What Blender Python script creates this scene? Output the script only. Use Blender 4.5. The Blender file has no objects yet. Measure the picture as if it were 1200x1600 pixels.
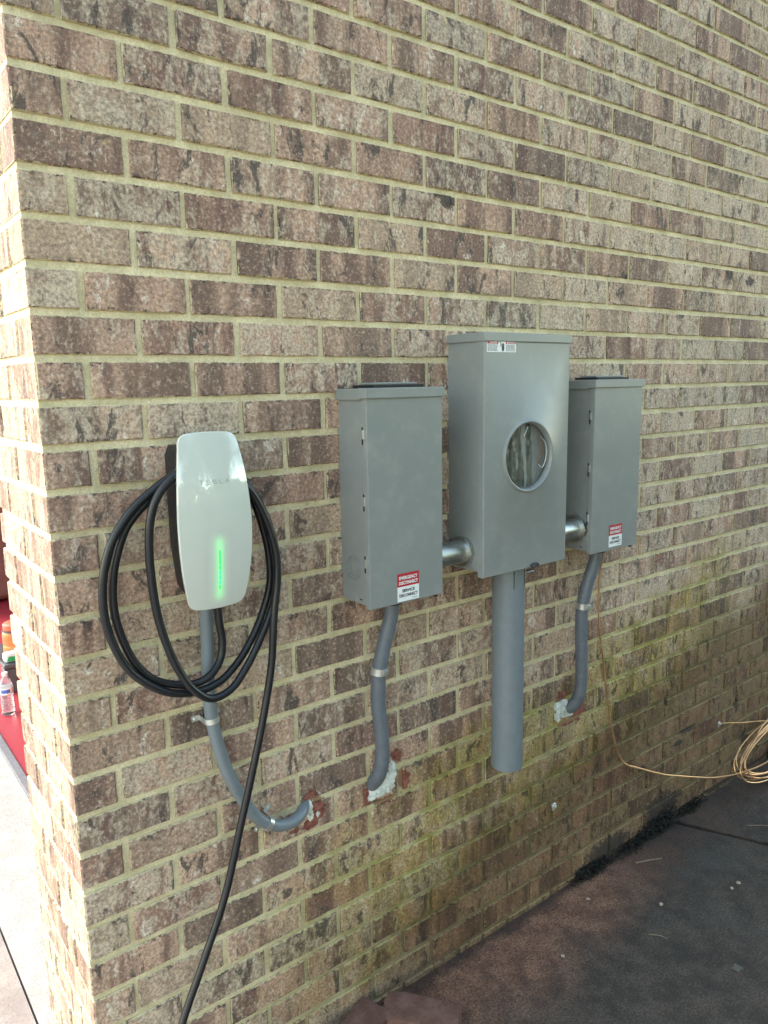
import bpy, bmesh, math, random
from mathutils import Vector, Matrix, noise
random.seed(7)
S = bpy.context.scene
COL = S.collection

# ------------------------------------------------------------------ camera
cam_d = bpy.data.cameras.new('camera')
cam_d.sensor_fit = 'VERTICAL'; cam_d.sensor_height = 32.0; cam_d.lens = 23.82
cam_d.clip_start = 0.02; cam_d.clip_end = 2000
cam = bpy.data.objects.new('camera', cam_d); COL.objects.link(cam)
RT = (0.7911252, -0.6114097, -0.0172943)
DN = (-0.1156149, -0.1217138, -0.9858088)
FW = (0.6006281, 0.7818976, -0.1669789)
CAM = Vector((-0.3313, -1.4380, 1.6339))
cam.matrix_world = Matrix(((RT[0], -DN[0], -FW[0], CAM.x), (RT[1], -DN[1], -FW[1], CAM.y), (RT[2], -DN[2], -FW[2], CAM.z), (0, 0, 0, 1)))
S.camera = cam

# ------------------------------------------------------------------ world, sun, exposure
SUN = Vector((-0.52, 0.60, 0.60)).normalized()          # direction towards the sun
W = bpy.data.worlds.new('World'); S.world = W; W.use_nodes = True
nt = W.node_tree; bg = nt.nodes['Background']
sky = nt.nodes.new('ShaderNodeTexSky'); sky.sky_type = 'NISHITA'; sky.sun_disc = False
sky.sun_elevation = math.asin(SUN.z); sky.sun_rotation = math.atan2(SUN.x, SUN.y)
sky.air_density = 1.0; sky.dust_density = 0.8; sky.ozone_density = 1.0
wb = nt.nodes.new('ShaderNodeMix'); wb.data_type = 'RGBA'; wb.blend_type = 'MULTIPLY'; wb.inputs[0].default_value = 1.0
wb.inputs[7].default_value = (1.0, 0.87, 0.66, 1)       # the camera's white balance, set for shade
nt.links.new(sky.outputs[0], wb.inputs[6]); nt.links.new(wb.outputs[2], bg.inputs[0]); bg.inputs[1].default_value = 0.15
sl = bpy.data.lights.new('sun', 'SUN'); sl.energy = 0.6; sl.angle = math.radians(14); sl.color = (1.0, 0.96, 0.93)
so = bpy.data.objects.new('sun', sl); COL.objects.link(so)
so.rotation_euler = SUN.to_track_quat('Z', 'Y').to_euler()
S.view_settings.view_transform = 'Standard'; S.view_settings.look = 'None'
S.view_settings.exposure = 2.88; S.view_settings.gamma = 1.0; S.view_settings.use_curve_mapping = False

# ------------------------------------------------------------------ helpers
def link_mesh(name, me, mat=None, parent=None):
    o = bpy.data.objects.new(name, me); COL.objects.link(o)
    if mat is not None and not me.materials: me.materials.append(mat)
    if parent is not None: o.parent = parent
    return o
def obj(name, bm, mat, parent=None, smooth=False, loc=None):
    me = bpy.data.meshes.new(name)
    bmesh.ops.recalc_face_normals(bm, faces=bm.faces)
    bm.to_mesh(me); bm.free()
    if smooth:
        for p in me.polygons: p.use_smooth = True
        try: me.set_sharp_from_angle(angle=math.radians(38))
        except Exception: pass
    o = link_mesh(name, me, mat, parent)
    if loc: o.location = loc
    return o
def tag(o, label=None, cat=None, group=None, kind=None):
    if label: o['label'] = label
    if cat: o['category'] = cat
    if group: o['group'] = group
    if kind: o['kind'] = kind
    return o
def thing(name, label, cat, loc=(0, 0, 0), group=None):
    o = bpy.data.objects.new(name, None); COL.objects.link(o); o.location = loc
    o.empty_display_size = .05
    return tag(o, label, cat, group)
def add_box(bm, a, b, bevel=0.0, seg=2):
    m = bmesh.new()
    bmesh.ops.create_cube(m, size=1)
    for v in m.verts:
        v.co = Vector(((a[0]+b[0])/2+v.co.x*(b[0]-a[0]), (a[1]+b[1])/2+v.co.y*(b[1]-a[1]), (a[2]+b[2])/2+v.co.z*(b[2]-a[2])))
    if bevel: bmesh.ops.bevel(m, geom=m.edges[:], offset=bevel, segments=seg, affect='EDGES', profile=.5)
    merge(bm, m)
def merge(bm, m):
    t = bpy.data.meshes.new('t'); m.to_mesh(t); m.free(); bm.from_mesh(t); bpy.data.meshes.remove(t)
def box(a, b, bevel=0.0, seg=2):
    bm = bmesh.new(); add_box(bm, a, b, bevel, seg); return bm
def spline(pts, n=10):
    P = [Vector(p) for p in pts]; out = []
    for i in range(len(P)-1):
        p0 = P[i-1] if i else P[0]*2-P[1]; p1 = P[i]; p2 = P[i+1]; p3 = P[i+2] if i+2 < len(P) else P[-1]*2-P[-2]
        d1 = max((p1-p0).length, 1e-6)**.5; d2 = max((p2-p1).length, 1e-6)**.5; d3 = max((p3-p2).length, 1e-6)**.5
        t1 = (p2-p0)*(d2*d2/((d1+d2)*max(d2, 1e-6))) if False else ((p1-p0)/(d1*d1) - (p2-p0)/((d1+d2)*(d1+d2)/1.0) + (p2-p1)/(d2*d2))*(d2*d2)
        t1 = ((p1-p0)/d1 - (p2-p0)/(d1+d2) + (p2-p1)/d2)*d2
        t2 = ((p2-p1)/d2 - (p3-p1)/(d2+d3) + (p3-p2)/d3)*d2
        for k in range(n):
            t = k/n; t2_, t3_ = t*t, t*t*t
            out.append(p1*(2*t3_-3*t2_+1)+t1*(t3_-2*t2_+t)+p2*(-2*t3_+3*t2_)+t2*(t3_-t2_))
    out.append(P[-1]); return out
def tube(bm, path, r, seg=14, caps=True, closed=False):
    rf = r if callable(r) else (lambda i, n: r)
    n = len(path); rings = []
    T0 = (path[1]-path[0]).normalized()
    up = Vector((0, -1, 0)) if abs(T0.y) < .9 else Vector((1, 0, 0))
    N = (up-T0*up.dot(T0)).normalized()
    for i, p in enumerate(path):
        a = path[max(i-1, 0)]; b = path[min(i+1, n-1)]
        T = (b-a).normalized()
        N = (N-T*N.dot(T)).normalized(); Bn = T.cross(N)
        rr = rf(i, n)
        rings.append([bm.verts.new(p+(N*math.cos(2*math.pi*k/seg)+Bn*math.sin(2*math.pi*k/seg))*rr) for k in range(seg)])
    for i in range(n-1):
        for k in range(seg):
            bm.faces.new((rings[i][k], rings[i][(k+1) % seg], rings[i+1][(k+1) % seg], rings[i+1][k]))
    if caps:
        bm.faces.new(rings[0][::-1]); bm.faces.new(rings[-1])
def cyl(bm, a, b, r, seg=24, r2=None, bev=0):
    a = Vector(a); b = Vector(b); r2 = r if r2 is None else r2
    d = b-a; L = d.length; T = d/L
    if bev:
        path = [a, a+T*bev, b-T*bev, b]; rr = [r-bev, r, r2, r2-bev]
    else: path = [a, b]; rr = [r, r2]
    tube(bm, path, lambda i, n: rr[i], seg)
def ring(bm, c, axis, ro, ri, h, seg=40):
    """flat washer/tube: centre c, axis unit vector, from c to c+axis*h"""
    c = Vector(c); ax = Vector(axis).normalized()
    u = ax.orthogonal().normalized(); v = ax.cross(u)
    L = []
    for (rr, hh) in ((ri, 0), (ro, 0), (ro, h), (ri, h)):
        L.append([bm.verts.new(c+ax*hh+(u*math.cos(2*math.pi*k/seg)+v*math.sin(2*math.pi*k/seg))*rr) for k in range(seg)])
    for j in range(4):
        A = L[j]; B = L[(j+1) % 4]
        for k in range(seg): bm.faces.new((A[k], A[(k+1) % seg], B[(k+1) % seg], B[k]))
def lathe(bm, prof, c, seg=28):
    L = []
    for (r, z) in prof:
        L.append([bm.verts.new(Vector(c)+Vector((math.cos(2*math.pi*k/seg)*r, math.sin(2*math.pi*k/seg)*r, z))) for k in range(seg)])
    for j in range(len(L)-1):
        for k in range(seg): bm.faces.new((L[j][k], L[j][(k+1) % seg], L[j+1][(k+1) % seg], L[j+1][k]))
    bm.faces.new(L[0][::-1]); bm.faces.new(L[-1])
def prism(bm, pts, y0, y1):
    """polygon in x,z extruded between y0 and y1"""
    A = [bm.verts.new((x, y0, z)) for x, z in pts]; B = [bm.verts.new((x, y1, z)) for x, z in pts]
    bm.faces.new(A); bm.faces.new(B[::-1]); n = len(pts)
    for i in range(n): bm.faces.new((A[i], B[i], B[(i+1) % n], A[(i+1) % n]))
def slab(bm, pts, z0, z1):
    A = [bm.verts.new((x, y, z0)) for x, y in pts]; B = [bm.verts.new((x, y, z1)) for x, y in pts]
    bm.faces.new(A[::-1]); bm.faces.new(B); n = len(pts)
    for i in range(n): bm.faces.new((A[i], A[(i+1) % n], B[(i+1) % n], B[i]))
def text_bm(body, w, h, cx, cz, y, bold=0.0):
    """lettering in the x,z plane facing -y, fitted to width w and height h, centred on cx,cz"""
    cu = bpy.data.curves.new('lettering', 'FONT'); cu.body = body; cu.size = 1; cu.extrude = 0; cu.offset = bold
    cu.resolution_u = 3
    to = bpy.data.objects.new('lettering', cu); COL.objects.link(to)
    bpy.context.view_layer.update()
    me = bpy.data.meshes.new_from_object(to.evaluated_get(bpy.context.evaluated_depsgraph_get()))
    bpy.data.objects.remove(to); bpy.data.curves.remove(cu)
    xs = [v.co.x for v in me.vertices]; ys = [v.co.y for v in me.vertices]
    x0, x1, y0, y1 = min(xs), max(xs), min(ys), max(ys)
    for v in me.vertices:
        v.co = Vector((cx+((v.co.x-x0)/(x1-x0)-.5)*w, y, cz+((v.co.y-y0)/(y1-y0)-.5)*h))
    bm = bmesh.new(); bm.from_mesh(me); bpy.data.meshes.remove(me); return bm

# ------------------------------------------------------------------ material helper
class NT:
    def __init__(s, name):
        s.m = bpy.data.materials.new(name); s.m.use_nodes = True; s.t = s.m.node_tree; s.b = s.t.nodes['Principled BSDF']
    def n(s, typ, **kw):
        x = s.t.nodes.new(typ)
        for k, v in kw.items(): setattr(x, k, v)
        return x
    def put(s, sock, v):
        if isinstance(v, bpy.types.NodeSocket): s.t.links.new(v, sock)
        elif v is not None:
            if isinstance(v, (tuple, list)) and len(v) == 3 and sock.type == 'RGBA': v = (*v, 1)
            sock.default_value = v
    def math(s, op, a, b=None, c=None, clamp=False):
        x = s.n('ShaderNodeMath', operation=op, use_clamp=clamp)
        s.put(x.inputs[0], a); s.put(x.inputs[1], b)
        if c is not None: s.put(x.inputs[2], c)
        return x.outputs[0]
    def mix(s, f, a, b, mode='MIX'):
        x = s.n('ShaderNodeMix', data_type='RGBA', blend_type=mode)
        s.put(x.inputs[0], f); s.put(x.inputs[6], a); s.put(x.inputs[7], b); return x.outputs[2]
    def noise(s, vec, scale, detail=3, rough=.55, dist=0.0, out=0):
        x = s.n('ShaderNodeTexNoise'); s.put(x.inputs['Vector'], vec); x.inputs['Scale'].default_value = scale
        x.inputs['Detail'].default_value = detail; x.inputs['Roughness'].default_value = rough; x.inputs['Distortion'].default_value = dist
        return x.outputs[out]
    def ramp(s, v, lo, hi, a=0.0, b=1.0, smooth=True):
        x = s.n('ShaderNodeMapRange'); x.interpolation_type = 'SMOOTHSTEP' if smooth else 'LINEAR'
        s.put(x.inputs[0], v); s.put(x.inputs[1], lo); s.put(x.inputs[2], hi); x.inputs[3].default_value = a; x.inputs[4].default_value = b
        return x.outputs[0]
    def map(s, vec, scale=(1, 1, 1), loc=(0, 0, 0)):
        x = s.n('ShaderNodeMapping'); s.put(x.inputs[0], vec); x.inputs[1].default_value = loc; x.inputs[3].default_value = scale; return x.outputs[0]
    def vadd(s, a, b):
        x = s.n('ShaderNodeVectorMath', operation='ADD'); s.put(x.inputs[0], a); s.put(x.inputs[1], b); return x.outputs[0]
    def pos(s): return s.n('ShaderNodeNewGeometry').outputs['Position']
    def sep(s, v):
        x = s.n('ShaderNodeSeparateXYZ'); s.put(x.inputs[0], v); return x.outputs
    def comb(s, a, b, c):
        x = s.n('ShaderNodeCombineXYZ'); s.put(x.inputs[0], a); s.put(x.inputs[1], b); s.put(x.inputs[2], c); return x.outputs[0]
    def bump(s, h, strength=.5, dist=.002, normal=None):
        x = s.n('ShaderNodeBump'); x.inputs['Strength'].default_value = strength; x.inputs['Distance'].default_value = dist
        s.put(x.inputs['Height'], h)
        if normal is not None: s.put(x.inputs['Normal'], normal)
        return x.outputs[0]
    def set(s, color=None, rough=None, metal=None, normal=None, **kw):
        s.put(s.b.inputs['Base Color'], color); s.put(s.b.inputs['Roughness'], rough); s.put(s.b.inputs['Metallic'], metal)
        if normal is not None: s.put(s.b.inputs['Normal'], normal)
        for k, v in kw.items(): s.put(s.b.inputs[k.replace('_', ' ')], v)
        return s.m

CHIPS = [(0.540, 0.668, .020, .018), (0.556, 0.632, .020, .030), (0.535, 0.602, .024, .014), (0.490, 0.600, .014, .007),
         (0.798, 0.690, .020, .018), (0.826, 0.618, .020, .030), (0.770, 0.578, .050, .010), (0.702, 0.61, .010, .03),
         (1.452, 0.668, .024, .022), (1.535, 0.592, .034, .026), (1.490, 0.574, .045, .010)]
BLACKS = [(0.985, 2.064, .026, .020), (0.955, 2.078, .018, .010), (2.305, 1.982, .022, .026), (2.45, 1.970, .028, .016), (1.715, 1.938, .012, .008),
          (2.04, .07, .12, .07), (1.72, .04, .13, .045), (2.13, .30, .035, .010), (2.20, .335, .06, .007), (1.90, .275, .022, .014), (2.545, .335, .018, .030), (2.62, .16, .02, .05), (2.30, .64, .008, .04), (2.04, .50, .010, .03), (2.5, .02, .5, .012)]

def ellipse_mask(t, X, Z, wob, lst):
    """1 inside the listed ragged ellipses on the wall plane"""
    out = None
    for (cx, cz, rx, rz) in lst:
        a = t.math('DIVIDE', t.math('SUBTRACT', X, cx), rx); b = t.math('DIVIDE', t.math('SUBTRACT', Z, cz), rz)
        d = t.math('SQRT', t.math('ADD', t.math('MULTIPLY', a, a), t.math('MULTIPLY', b, b)))
        d = t.math('ADD', d, wob)
        out = d if out is None else t.math('MINIMUM', out, d)
    return t.ramp(out, 1.0, .9)

def wall_stains(t, P, X, Y, Z, col, algae_amt, tint, soil_tint):
    """moss green, brown splash soil and black mould that have grown on the wall"""
    big = t.noise(P, 2.3, 4, .6); med = t.noise(P, 9, 4, .65)
    # algae: an uneven band low on the wall
    zz = t.math('ADD', t.math('SUBTRACT', Z, t.math('MULTIPLY', X, .27)), t.math('MULTIPLY', t.math('SUBTRACT', big, .5), .40))
    band = t.math('MULTIPLY', t.ramp(zz, .46, .28), t.ramp(zz, -.16, .04))
    band = t.math('MULTIPLY', band, t.ramp(X, .20, .85))
    band = t.math('MULTIPLY', band, t.ramp(X, 2.7, 2.15))
    band = t.math('MULTIPLY', band, t.ramp(med, .34, .60, .35, 1.0))
    col = t.mix(t.math('MULTIPLY', band, algae_amt), col, t.mix(1.0, col, tint, 'MULTIPLY'))
    soil = t.ramp(zz, .22, -.06)
    soil = t.math('MULTIPLY', soil, t.ramp(X, .40, 1.0, .30, 1.0))
    col = t.mix(t.math('MULTIPLY', soil, .95), col, t.mix(1.0, col, soil_tint, 'MULTIPLY'))
    mould = ellipse_mask(t, X, Z, t.math('MULTIPLY', t.math('SUBTRACT', t.noise(P, 48, 6, .82), .5), 4.2), BLACKS)
    mould = t.math('MULTIPLY', mould, t.ramp(Y, .1, .05))
    if tint[0] < .6: mould = t.math('MULTIPLY', mould, t.ramp(Z, 1.2, 1.0))     # the high spots stay on the brick faces
    col = t.mix(t.math('MULTIPLY', mould, .85), col, (.024, .019, .017))
    return col

def brick_material():
    t = NT('brick_clay')
    P = t.pos(); X, Y, Z = t.sep(P)[:3]
    oi = t.n('ShaderNodeObjectInfo').outputs['Random']
    isl = t.n('ShaderNodeNewGeometry').outputs['Random Per Island']
    rnd = t.math('FRACT', t.math('ADD', t.math('MULTIPLY', oi, 7.31), t.math('MULTIPLY', isl, 5.77)))
    r2 = t.math('FRACT', t.math('MULTIPLY', rnd, 37.7)); r3 = t.math('FRACT', t.math('MULTIPLY', rnd, 91.3))
    off = t.comb(t.math('MULTIPLY', rnd, 60), t.math('MULTIPLY', r2, 45), t.math('MULTIPLY', r3, 33))
    V = t.vadd(P, off)
    # vertical bands that differ along each brick
    bands = t.noise(t.map(V, (1, 1, .12)), 17, 2, .5, .4)
    blot = t.noise(t.map(V, (1, 1, .75)), 26, 5, .68, .7)
    fine = t.noise(V, 150, 5, .72)
    grain = t.noise(V, 620, 3, .7)
    drag = t.noise(t.map(V, (1.0, 1.0, .35)), 85, 4, .7)
    base = t.mix(t.ramp(bands, .36, .62), (.205, .122, .088), (.52, .350, .250))
    base = t.mix(t.ramp(r2, .66, .94, 0, .58), base, (.115, .080, .062))
    base = t.mix(t.ramp(r3, .72, .97, 0, .42), base, (.30, .155, .115))
    red = t.math('MULTIPLY', t.ramp(t.noise(t.map(t.vadd(V, (9, 3, 7)), (1, 1, .12)), 21, 2, .5), .60, .68), .65)
    base = t.mix(red, base, (.150, .062, .050))
    tan = t.ramp(t.math('FRACT', t.math('MULTIPLY', rnd, 173.1)), .70, .95, 0, .6)
    base = t.mix(tan, base, (.50, .385, .27))
    # cream wash, stronger on some bricks, plus grazing sheen painted in towards the right
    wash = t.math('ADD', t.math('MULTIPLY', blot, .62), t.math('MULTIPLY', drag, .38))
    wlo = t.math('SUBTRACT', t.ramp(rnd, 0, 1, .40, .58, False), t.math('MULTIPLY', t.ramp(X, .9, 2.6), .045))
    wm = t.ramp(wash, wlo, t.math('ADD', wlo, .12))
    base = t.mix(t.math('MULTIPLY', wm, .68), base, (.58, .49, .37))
    chalk = t.math('MULTIPLY', t.ramp(t.noise(t.map(t.vadd(V, (4, 8, 2)), (1, 1, .6)), 34, 6, .8, .6), .57, .63), t.ramp(bands, .45, .6))
    base = t.mix(t.math('MULTIPLY', chalk, .8), base, (.72, .66, .56))
    och = t.math('MULTIPLY', t.ramp(t.noise(t.vadd(V, (2, 6, 1)), 19, 3, .6), .66, .72), t.ramp(r2, .5, .7))
    base = t.mix(t.math('MULTIPLY', och, .65), base, (.46, .36, .16))
    # soot coloured patches and pits
    dk = t.math('MULTIPLY', t.ramp(t.noise(t.map(t.vadd(V, (7, 1, 5)), (1, 1, .45)), 24, 5, .75, .6), .555, .63), .85)
    base = t.mix(dk, base, (.052, .038, .034))
    base = t.mix(t.ramp(fine, .34, .58, .60, 0), base, (.080, .056, .045))
    base = t.mix(t.ramp(fine, .54, .68, 0, .55), base, (.66, .56, .45))
    pit = t.ramp(t.noise(t.map(V, (1, 1, .7)), 80, 5, .85), .645, .675)
    base = t.mix(t.math('MULTIPLY', pit, .85), base, (.030, .022, .020))
    base = t.mix(t.ramp(grain, .3, .7, .0, .35), base, t.mix(.5, base, (.5, .45, .38)))
    # mortar dragged over the arrises
    uv = t.n('ShaderNodeUVMap').outputs[0]; U, Vv = t.sep(uv)[:2]
    du = t.math('MULTIPLY', t.math('MINIMUM', U, t.math('SUBTRACT', 1, U)), .19)
    dv = t.math('MULTIPLY', t.math('MINIMUM', Vv, t.math('SUBTRACT', 1, Vv)), .068)
    e = t.math('MINIMUM', du, dv)
    e = t.math('ADD', e, t.math('MULTIPLY', t.math('SUBTRACT', t.noise(P, 75, 5, .75), .5), .016))
    edge = t.math('MULTIPLY', t.ramp(e, .0065, .0030), t.ramp(t.noise(t.vadd(V, (3, 3, 9)), 48, 5, .8), .54, .60))
    base = t.mix(t.math('MULTIPLY', edge, .85), base, (.050, .034, .030))
    smear = t.ramp(e, .0020, .0008)
    base = t.mix(t.math('MULTIPLY', smear, .85), base, (.56, .50, .32))
    gm = t.n('ShaderNodeGamma'); t.put(gm.inputs[0], base); gm.inputs[1].default_value = 1.23
    base = t.mix(1.0, gm.outputs[0], (1.38, 1.40, 1.46, 1), 'MULTIPLY')
    # spalled red clay where the holes were cut
    wob = t.math('MULTIPLY', t.math('SUBTRACT', t.noise(P, 46, 5, .75), .5), 2.4)
    chip = ellipse_mask(t, X, Z, wob, CHIPS)
    chip = t.math('MULTIPLY', chip, t.ramp(Y, .1, .05))
    base = wall_stains(t, P, X, Y, Z, base, .95, (.72, .72, .36, 1), (.38, .30, .20, 1))
    clay = t.mix(t.ramp(t.noise(P, 60, 4, .7), .35, .65), (.15, .040, .028), (.34, .13, .09))
    base = t.mix(chip, base, clay)
    h = t.math('ADD', t.math('MULTIPLY', blot, .9), t.math('ADD', t.math('MULTIPLY', fine, .7), t.math('MULTIPLY', grain, .22)))
    h = t.math('SUBTRACT', h, t.math('MULTIPLY', pit, .9)); h = t.math('SUBTRACT', h, t.math('MULTIPLY', chip, 1.6))
    return t.set(color=base, rough=t.ramp(fine, .3, .7, .72, .95), normal=t.bump(h, 1.0, .0034))

def mortar_material():
    t = NT('mortar')
    P = t.pos(); X, Y, Z = t.sep(P)[:3]
    a = t.noise(P, 14, 4, .6); f = t.noise(P, 240, 4, .75); g = t.noise(P, 60, 4, .7)
    c = t.mix(t.ramp(a, .3, .7), (.63, .545, .345), (.88, .775, .53))
    c = t.mix(t.ramp(f, .3, .7, .5, 0), c, (.34, .29, .17))
    c = t.mix(t.ramp(g, .62, .72, 0, .45), c, (.15, .12, .08))
    c = wall_stains(t, P, X, Y, Z, c, .95, (.46, .46, .21, 1), (.22, .185, .14, 1))
    chip = ellipse_mask(t, X, Z, t.math('MULTIPLY', t.math('SUBTRACT', t.noise(P, 46, 5, .75), .5), 2.4), CHIPS)
    c = t.mix(t.math('MULTIPLY', chip, .75), c, (.22, .10, .06))
    h = t.math('ADD', t.math('MULTIPLY', t.noise(P, 34, 3, .6), 1.2), t.math('ADD', t.math('MULTIPLY', f, .35), t.math('MULTIPLY', g, .6)))
    return t.set(color=c, rough=.92, normal=t.bump(h, .7, .004))

def paint_material(name, c, rough=.36, speck=.0):
    t = NT(name); P = t.pos()
    orange = t.noise(P, 420, 2, .5); wave = t.noise(P, 6, 2, .5); dust = t.noise(P, 22, 5, .7)
    col = t.mix(t.ramp(dust, .45, .72, 0, .20), c, (.42, .40, .34))
    sc = t.noise(t.map(P, (1, 1, .15)), 60, 4, .8)
    col = t.mix(t.ramp(sc, .66, .74, 0, .28), col, (.5, .5, .48))
    h = t.math('ADD', t.math('MULTIPLY', orange, .03), t.math('MULTIPLY', wave, 2.2))
    return t.set(color=col, rough=t.ramp(dust, .3, .8, rough-.05, rough+.12), normal=t.bump(h, .25, .002))

M = {}
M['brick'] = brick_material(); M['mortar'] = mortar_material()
M['grey'] = paint_material('grey_enamel', (.232, .248, .238), .34)
M['greydark'] = paint_material('grey_enamel_side', (.232, .248, .238), .34)
def simple(name, c, rough=.5, metal=0.0, nscale=0, bump=0, var=.72, **kw):
    t = NT(name)
    if nscale:
        n = t.noise(t.pos(), nscale, 4, .65)
        c2 = tuple(x*var for x in c)
        col = t.mix(t.ramp(n, .35, .68), c2, c)
        return t.set(color=col, rough=t.ramp(n, .3, .7, max(rough-.06, .02), rough+.08), metal=metal, normal=t.bump(n, .4, bump) if bump else None, **kw)
    return t.set(color=c, rough=rough, metal=metal, **kw)
M['pvc'] = simple('grey_pvc', (.185, .215, .235), .36, 0, 30, var=.92)
M['flex'] = simple('flexible_jacket', (.135, .155, .180), .40, 0, 60, .0004, var=.88)
M['galv'] = simple('galvanised_steel', (.60, .62, .59), .34, 1.0, 18)
M['zinc'] = simple('zinc_plate', (.74, .76, .72), .34, .75, 20)
M['rubber'] = simple('black_rubber', (.011, .012, .016), .36, 0, 120)
M['blackplastic'] = simple('black_plastic', (.014, .014, .017), .45, 0, 80)
M['gasket'] = simple('gasket', (.012, .012, .013), .6)
M['copper'] = simple('bare_copper', (.86, .52, .27), .36, .8, 25)
M['white'] = simple('sticker_white', (.78, .80, .80), .4)
M['red'] = simple('sticker_red', (.46, .022, .035), .4)
M['ink'] = simple('sticker_ink', (.02, .02, .02), .5)
M['wordgrey'] = simple('wordmark_grey', (.33, .36, .35), .3)
M['dark'] = simple('dark_void', (.01, .01, .01), .8)

# ------------------------------------------------------------------ setting: ground
def floor_mat():
    t = NT('stained_slab'); P = t.pos(); X, Y, Z = t.sep(P)[:3]
    n1 = t.noise(P, 3.2, 5, .62, .3); n2 = t.noise(P, 14, 5, .7); n3 = t.noise(P, 160, 4, .75); n4 = t.noise(P, 520, 2, .6)
    c = t.mix(t.ramp(n2, .32, .70), (.040, .030, .023), (.120, .092, .070))
    c = t.mix(t.ramp(n1, .54, .68, 0, .55), c, (.115, .108, .092))
    # red clay soil washed along the wall and towards the corner
    d = t.math('ADD', t.math('MULTIPLY', Y, -1.0), t.math('MULTIPLY', t.math('SUBTRACT', n1, .5), .22))
    d = t.math('ADD', d, t.math('MULTIPLY', X, .13))
    soil = t.ramp(d, .50, .24)
    sc = t.mix(t.ramp(n2, .35, .65), (.21, .088, .050), (.38, .195, .115))
    c = t.mix(t.math('MULTIPLY', soil, t.ramp(n2, .25, .6, .75, 1.0)), c, sc)
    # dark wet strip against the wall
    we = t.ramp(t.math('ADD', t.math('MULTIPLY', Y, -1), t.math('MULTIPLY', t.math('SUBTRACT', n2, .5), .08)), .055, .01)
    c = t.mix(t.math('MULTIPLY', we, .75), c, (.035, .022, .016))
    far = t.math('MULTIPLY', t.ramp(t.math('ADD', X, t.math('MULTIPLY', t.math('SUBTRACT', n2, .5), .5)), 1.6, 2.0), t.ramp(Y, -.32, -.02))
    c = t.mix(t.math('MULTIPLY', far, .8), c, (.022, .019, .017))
    patch = t.math('MULTIPLY', t.ramp(X, 2.12, 2.2), t.ramp(Y, -.45, -.15))
    c = t.mix(t.math('MULTIPLY', t.math('MULTIPLY', patch, t.ramp(n1, .4, .6)), .6), c, (.12, .075, .050))
    c = t.mix(t.ramp(n3, .42, .58, .60, 0), c, (.018, .014, .012))
    c = t.mix(t.ramp(n3, .60, .72, 0, .45), c, (.24, .19, .15))
    h = t.math('ADD', t.math('MULTIPLY', n2, 1.0), t.math('ADD', t.math('MULTIPLY', n3, .6), t.math('MULTIPLY', n4, .25)))
    return t.set(color=c, rough=t.ramp(n2, .3, .7, .80, .97), normal=t.bump(h, 1.0, .006))
def conc_mat(name, c1, c2, rough=.9):
    t = NT(name); P = t.pos()
    n2 = t.noise(P, 9, 5, .7); n3 = t.noise(P, 130, 4, .75)
    c = t.mix(t.ramp(n2, .3, .7), c1, c2); c = t.mix(t.ramp(n3, .3, .5, .6, 0), c, tuple(x*.45 for x in c1))
    h = t.math('ADD', n2, t.math('MULTIPLY', n3, .9))
    return t.set(color=c, rough=rough, normal=t.bump(h, .8, .004))
M['slab'] = floor_mat()
M['apron'] = conc_mat('apron_concrete', (.36, .35, .33), (.46, .45, .43))
M['drive'] = conc_mat('driveway_concrete', (.30, .255, .235), (.40, .35, .32))
M['soil'] = conc_mat('bare_soil', (.05, .038, .026), (.09, .07, .045))
M['redfloor'] = simple('red_floor_paint', (.42, .035, .055), .45, 0, 200, .001)
M['threshold'] = simple('threshold_rubber', (.19, .19, .21), .6, 0, 60)
JX = lambda y: 2.09 - 0.45*y                       # joint between the two slabs
bm = bmesh.new()
for (a, b) in (((-900, -900), (900, 900)),):
    slab(bm, [(a[0], a[1]), (b[0], a[1]), (b[0], b[1]), (a[0], b[1])], -.30, -.045)
def grass_mat():
    t = NT('yard_ground'); P = t.pos(); n = t.noise(P, 1.3, 5, .7); f = t.noise(P, 60, 4, .7)
    c = t.mix(t.ramp(n, .35, .65), (.045, .060, .020), (.090, .085, .035)); c = t.mix(t.ramp(f, .3, .6, .6, 0), c, (.02, .025, .008))
    return t.set(color=c, rough=.95, normal=t.bump(f, .8, .02))
tag(obj('ground', bm, grass_mat()), kind='structure')
bm = bmesh.new(); slab(bm, [(-.004, .0), (-.004, -4.2), (JX(-4.2)-.008, -4.2), (JX(0)-.008, .0)], -.20, 0)
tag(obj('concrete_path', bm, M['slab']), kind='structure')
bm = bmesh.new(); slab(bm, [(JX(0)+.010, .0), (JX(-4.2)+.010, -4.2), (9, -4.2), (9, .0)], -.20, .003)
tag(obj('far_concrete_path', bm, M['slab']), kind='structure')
bm = bmesh.new(); slab(bm, [(-7, -6), (-.007, -6), (-.007, 8), (-7, 8)], -.20, -.008)
tag(obj('driveway', bm, M['drive']), kind='structure')
bm = bmesh.new(); slab(bm, [(-.001, .0), (.25, .0), (.25, 7), (-.001, 7)], -.20, -.001)
tag(obj('garage_apron', bm, M['apron']), kind='structure')
bm = bmesh.new(); slab(bm, [(.287, .30), (7, .30), (7, 6), (.287, 6)], -.20, 0.0)
tag(obj('garage_floor', bm, M['redfloor']), kind='structure')
th = obj('door_threshold', box((.251, .42, -.02), (.286, 6.0, .008), .003), M['threshold'])
tag(th, 'grey rubber threshold strip between white apron and red garage floor', 'threshold')

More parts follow.
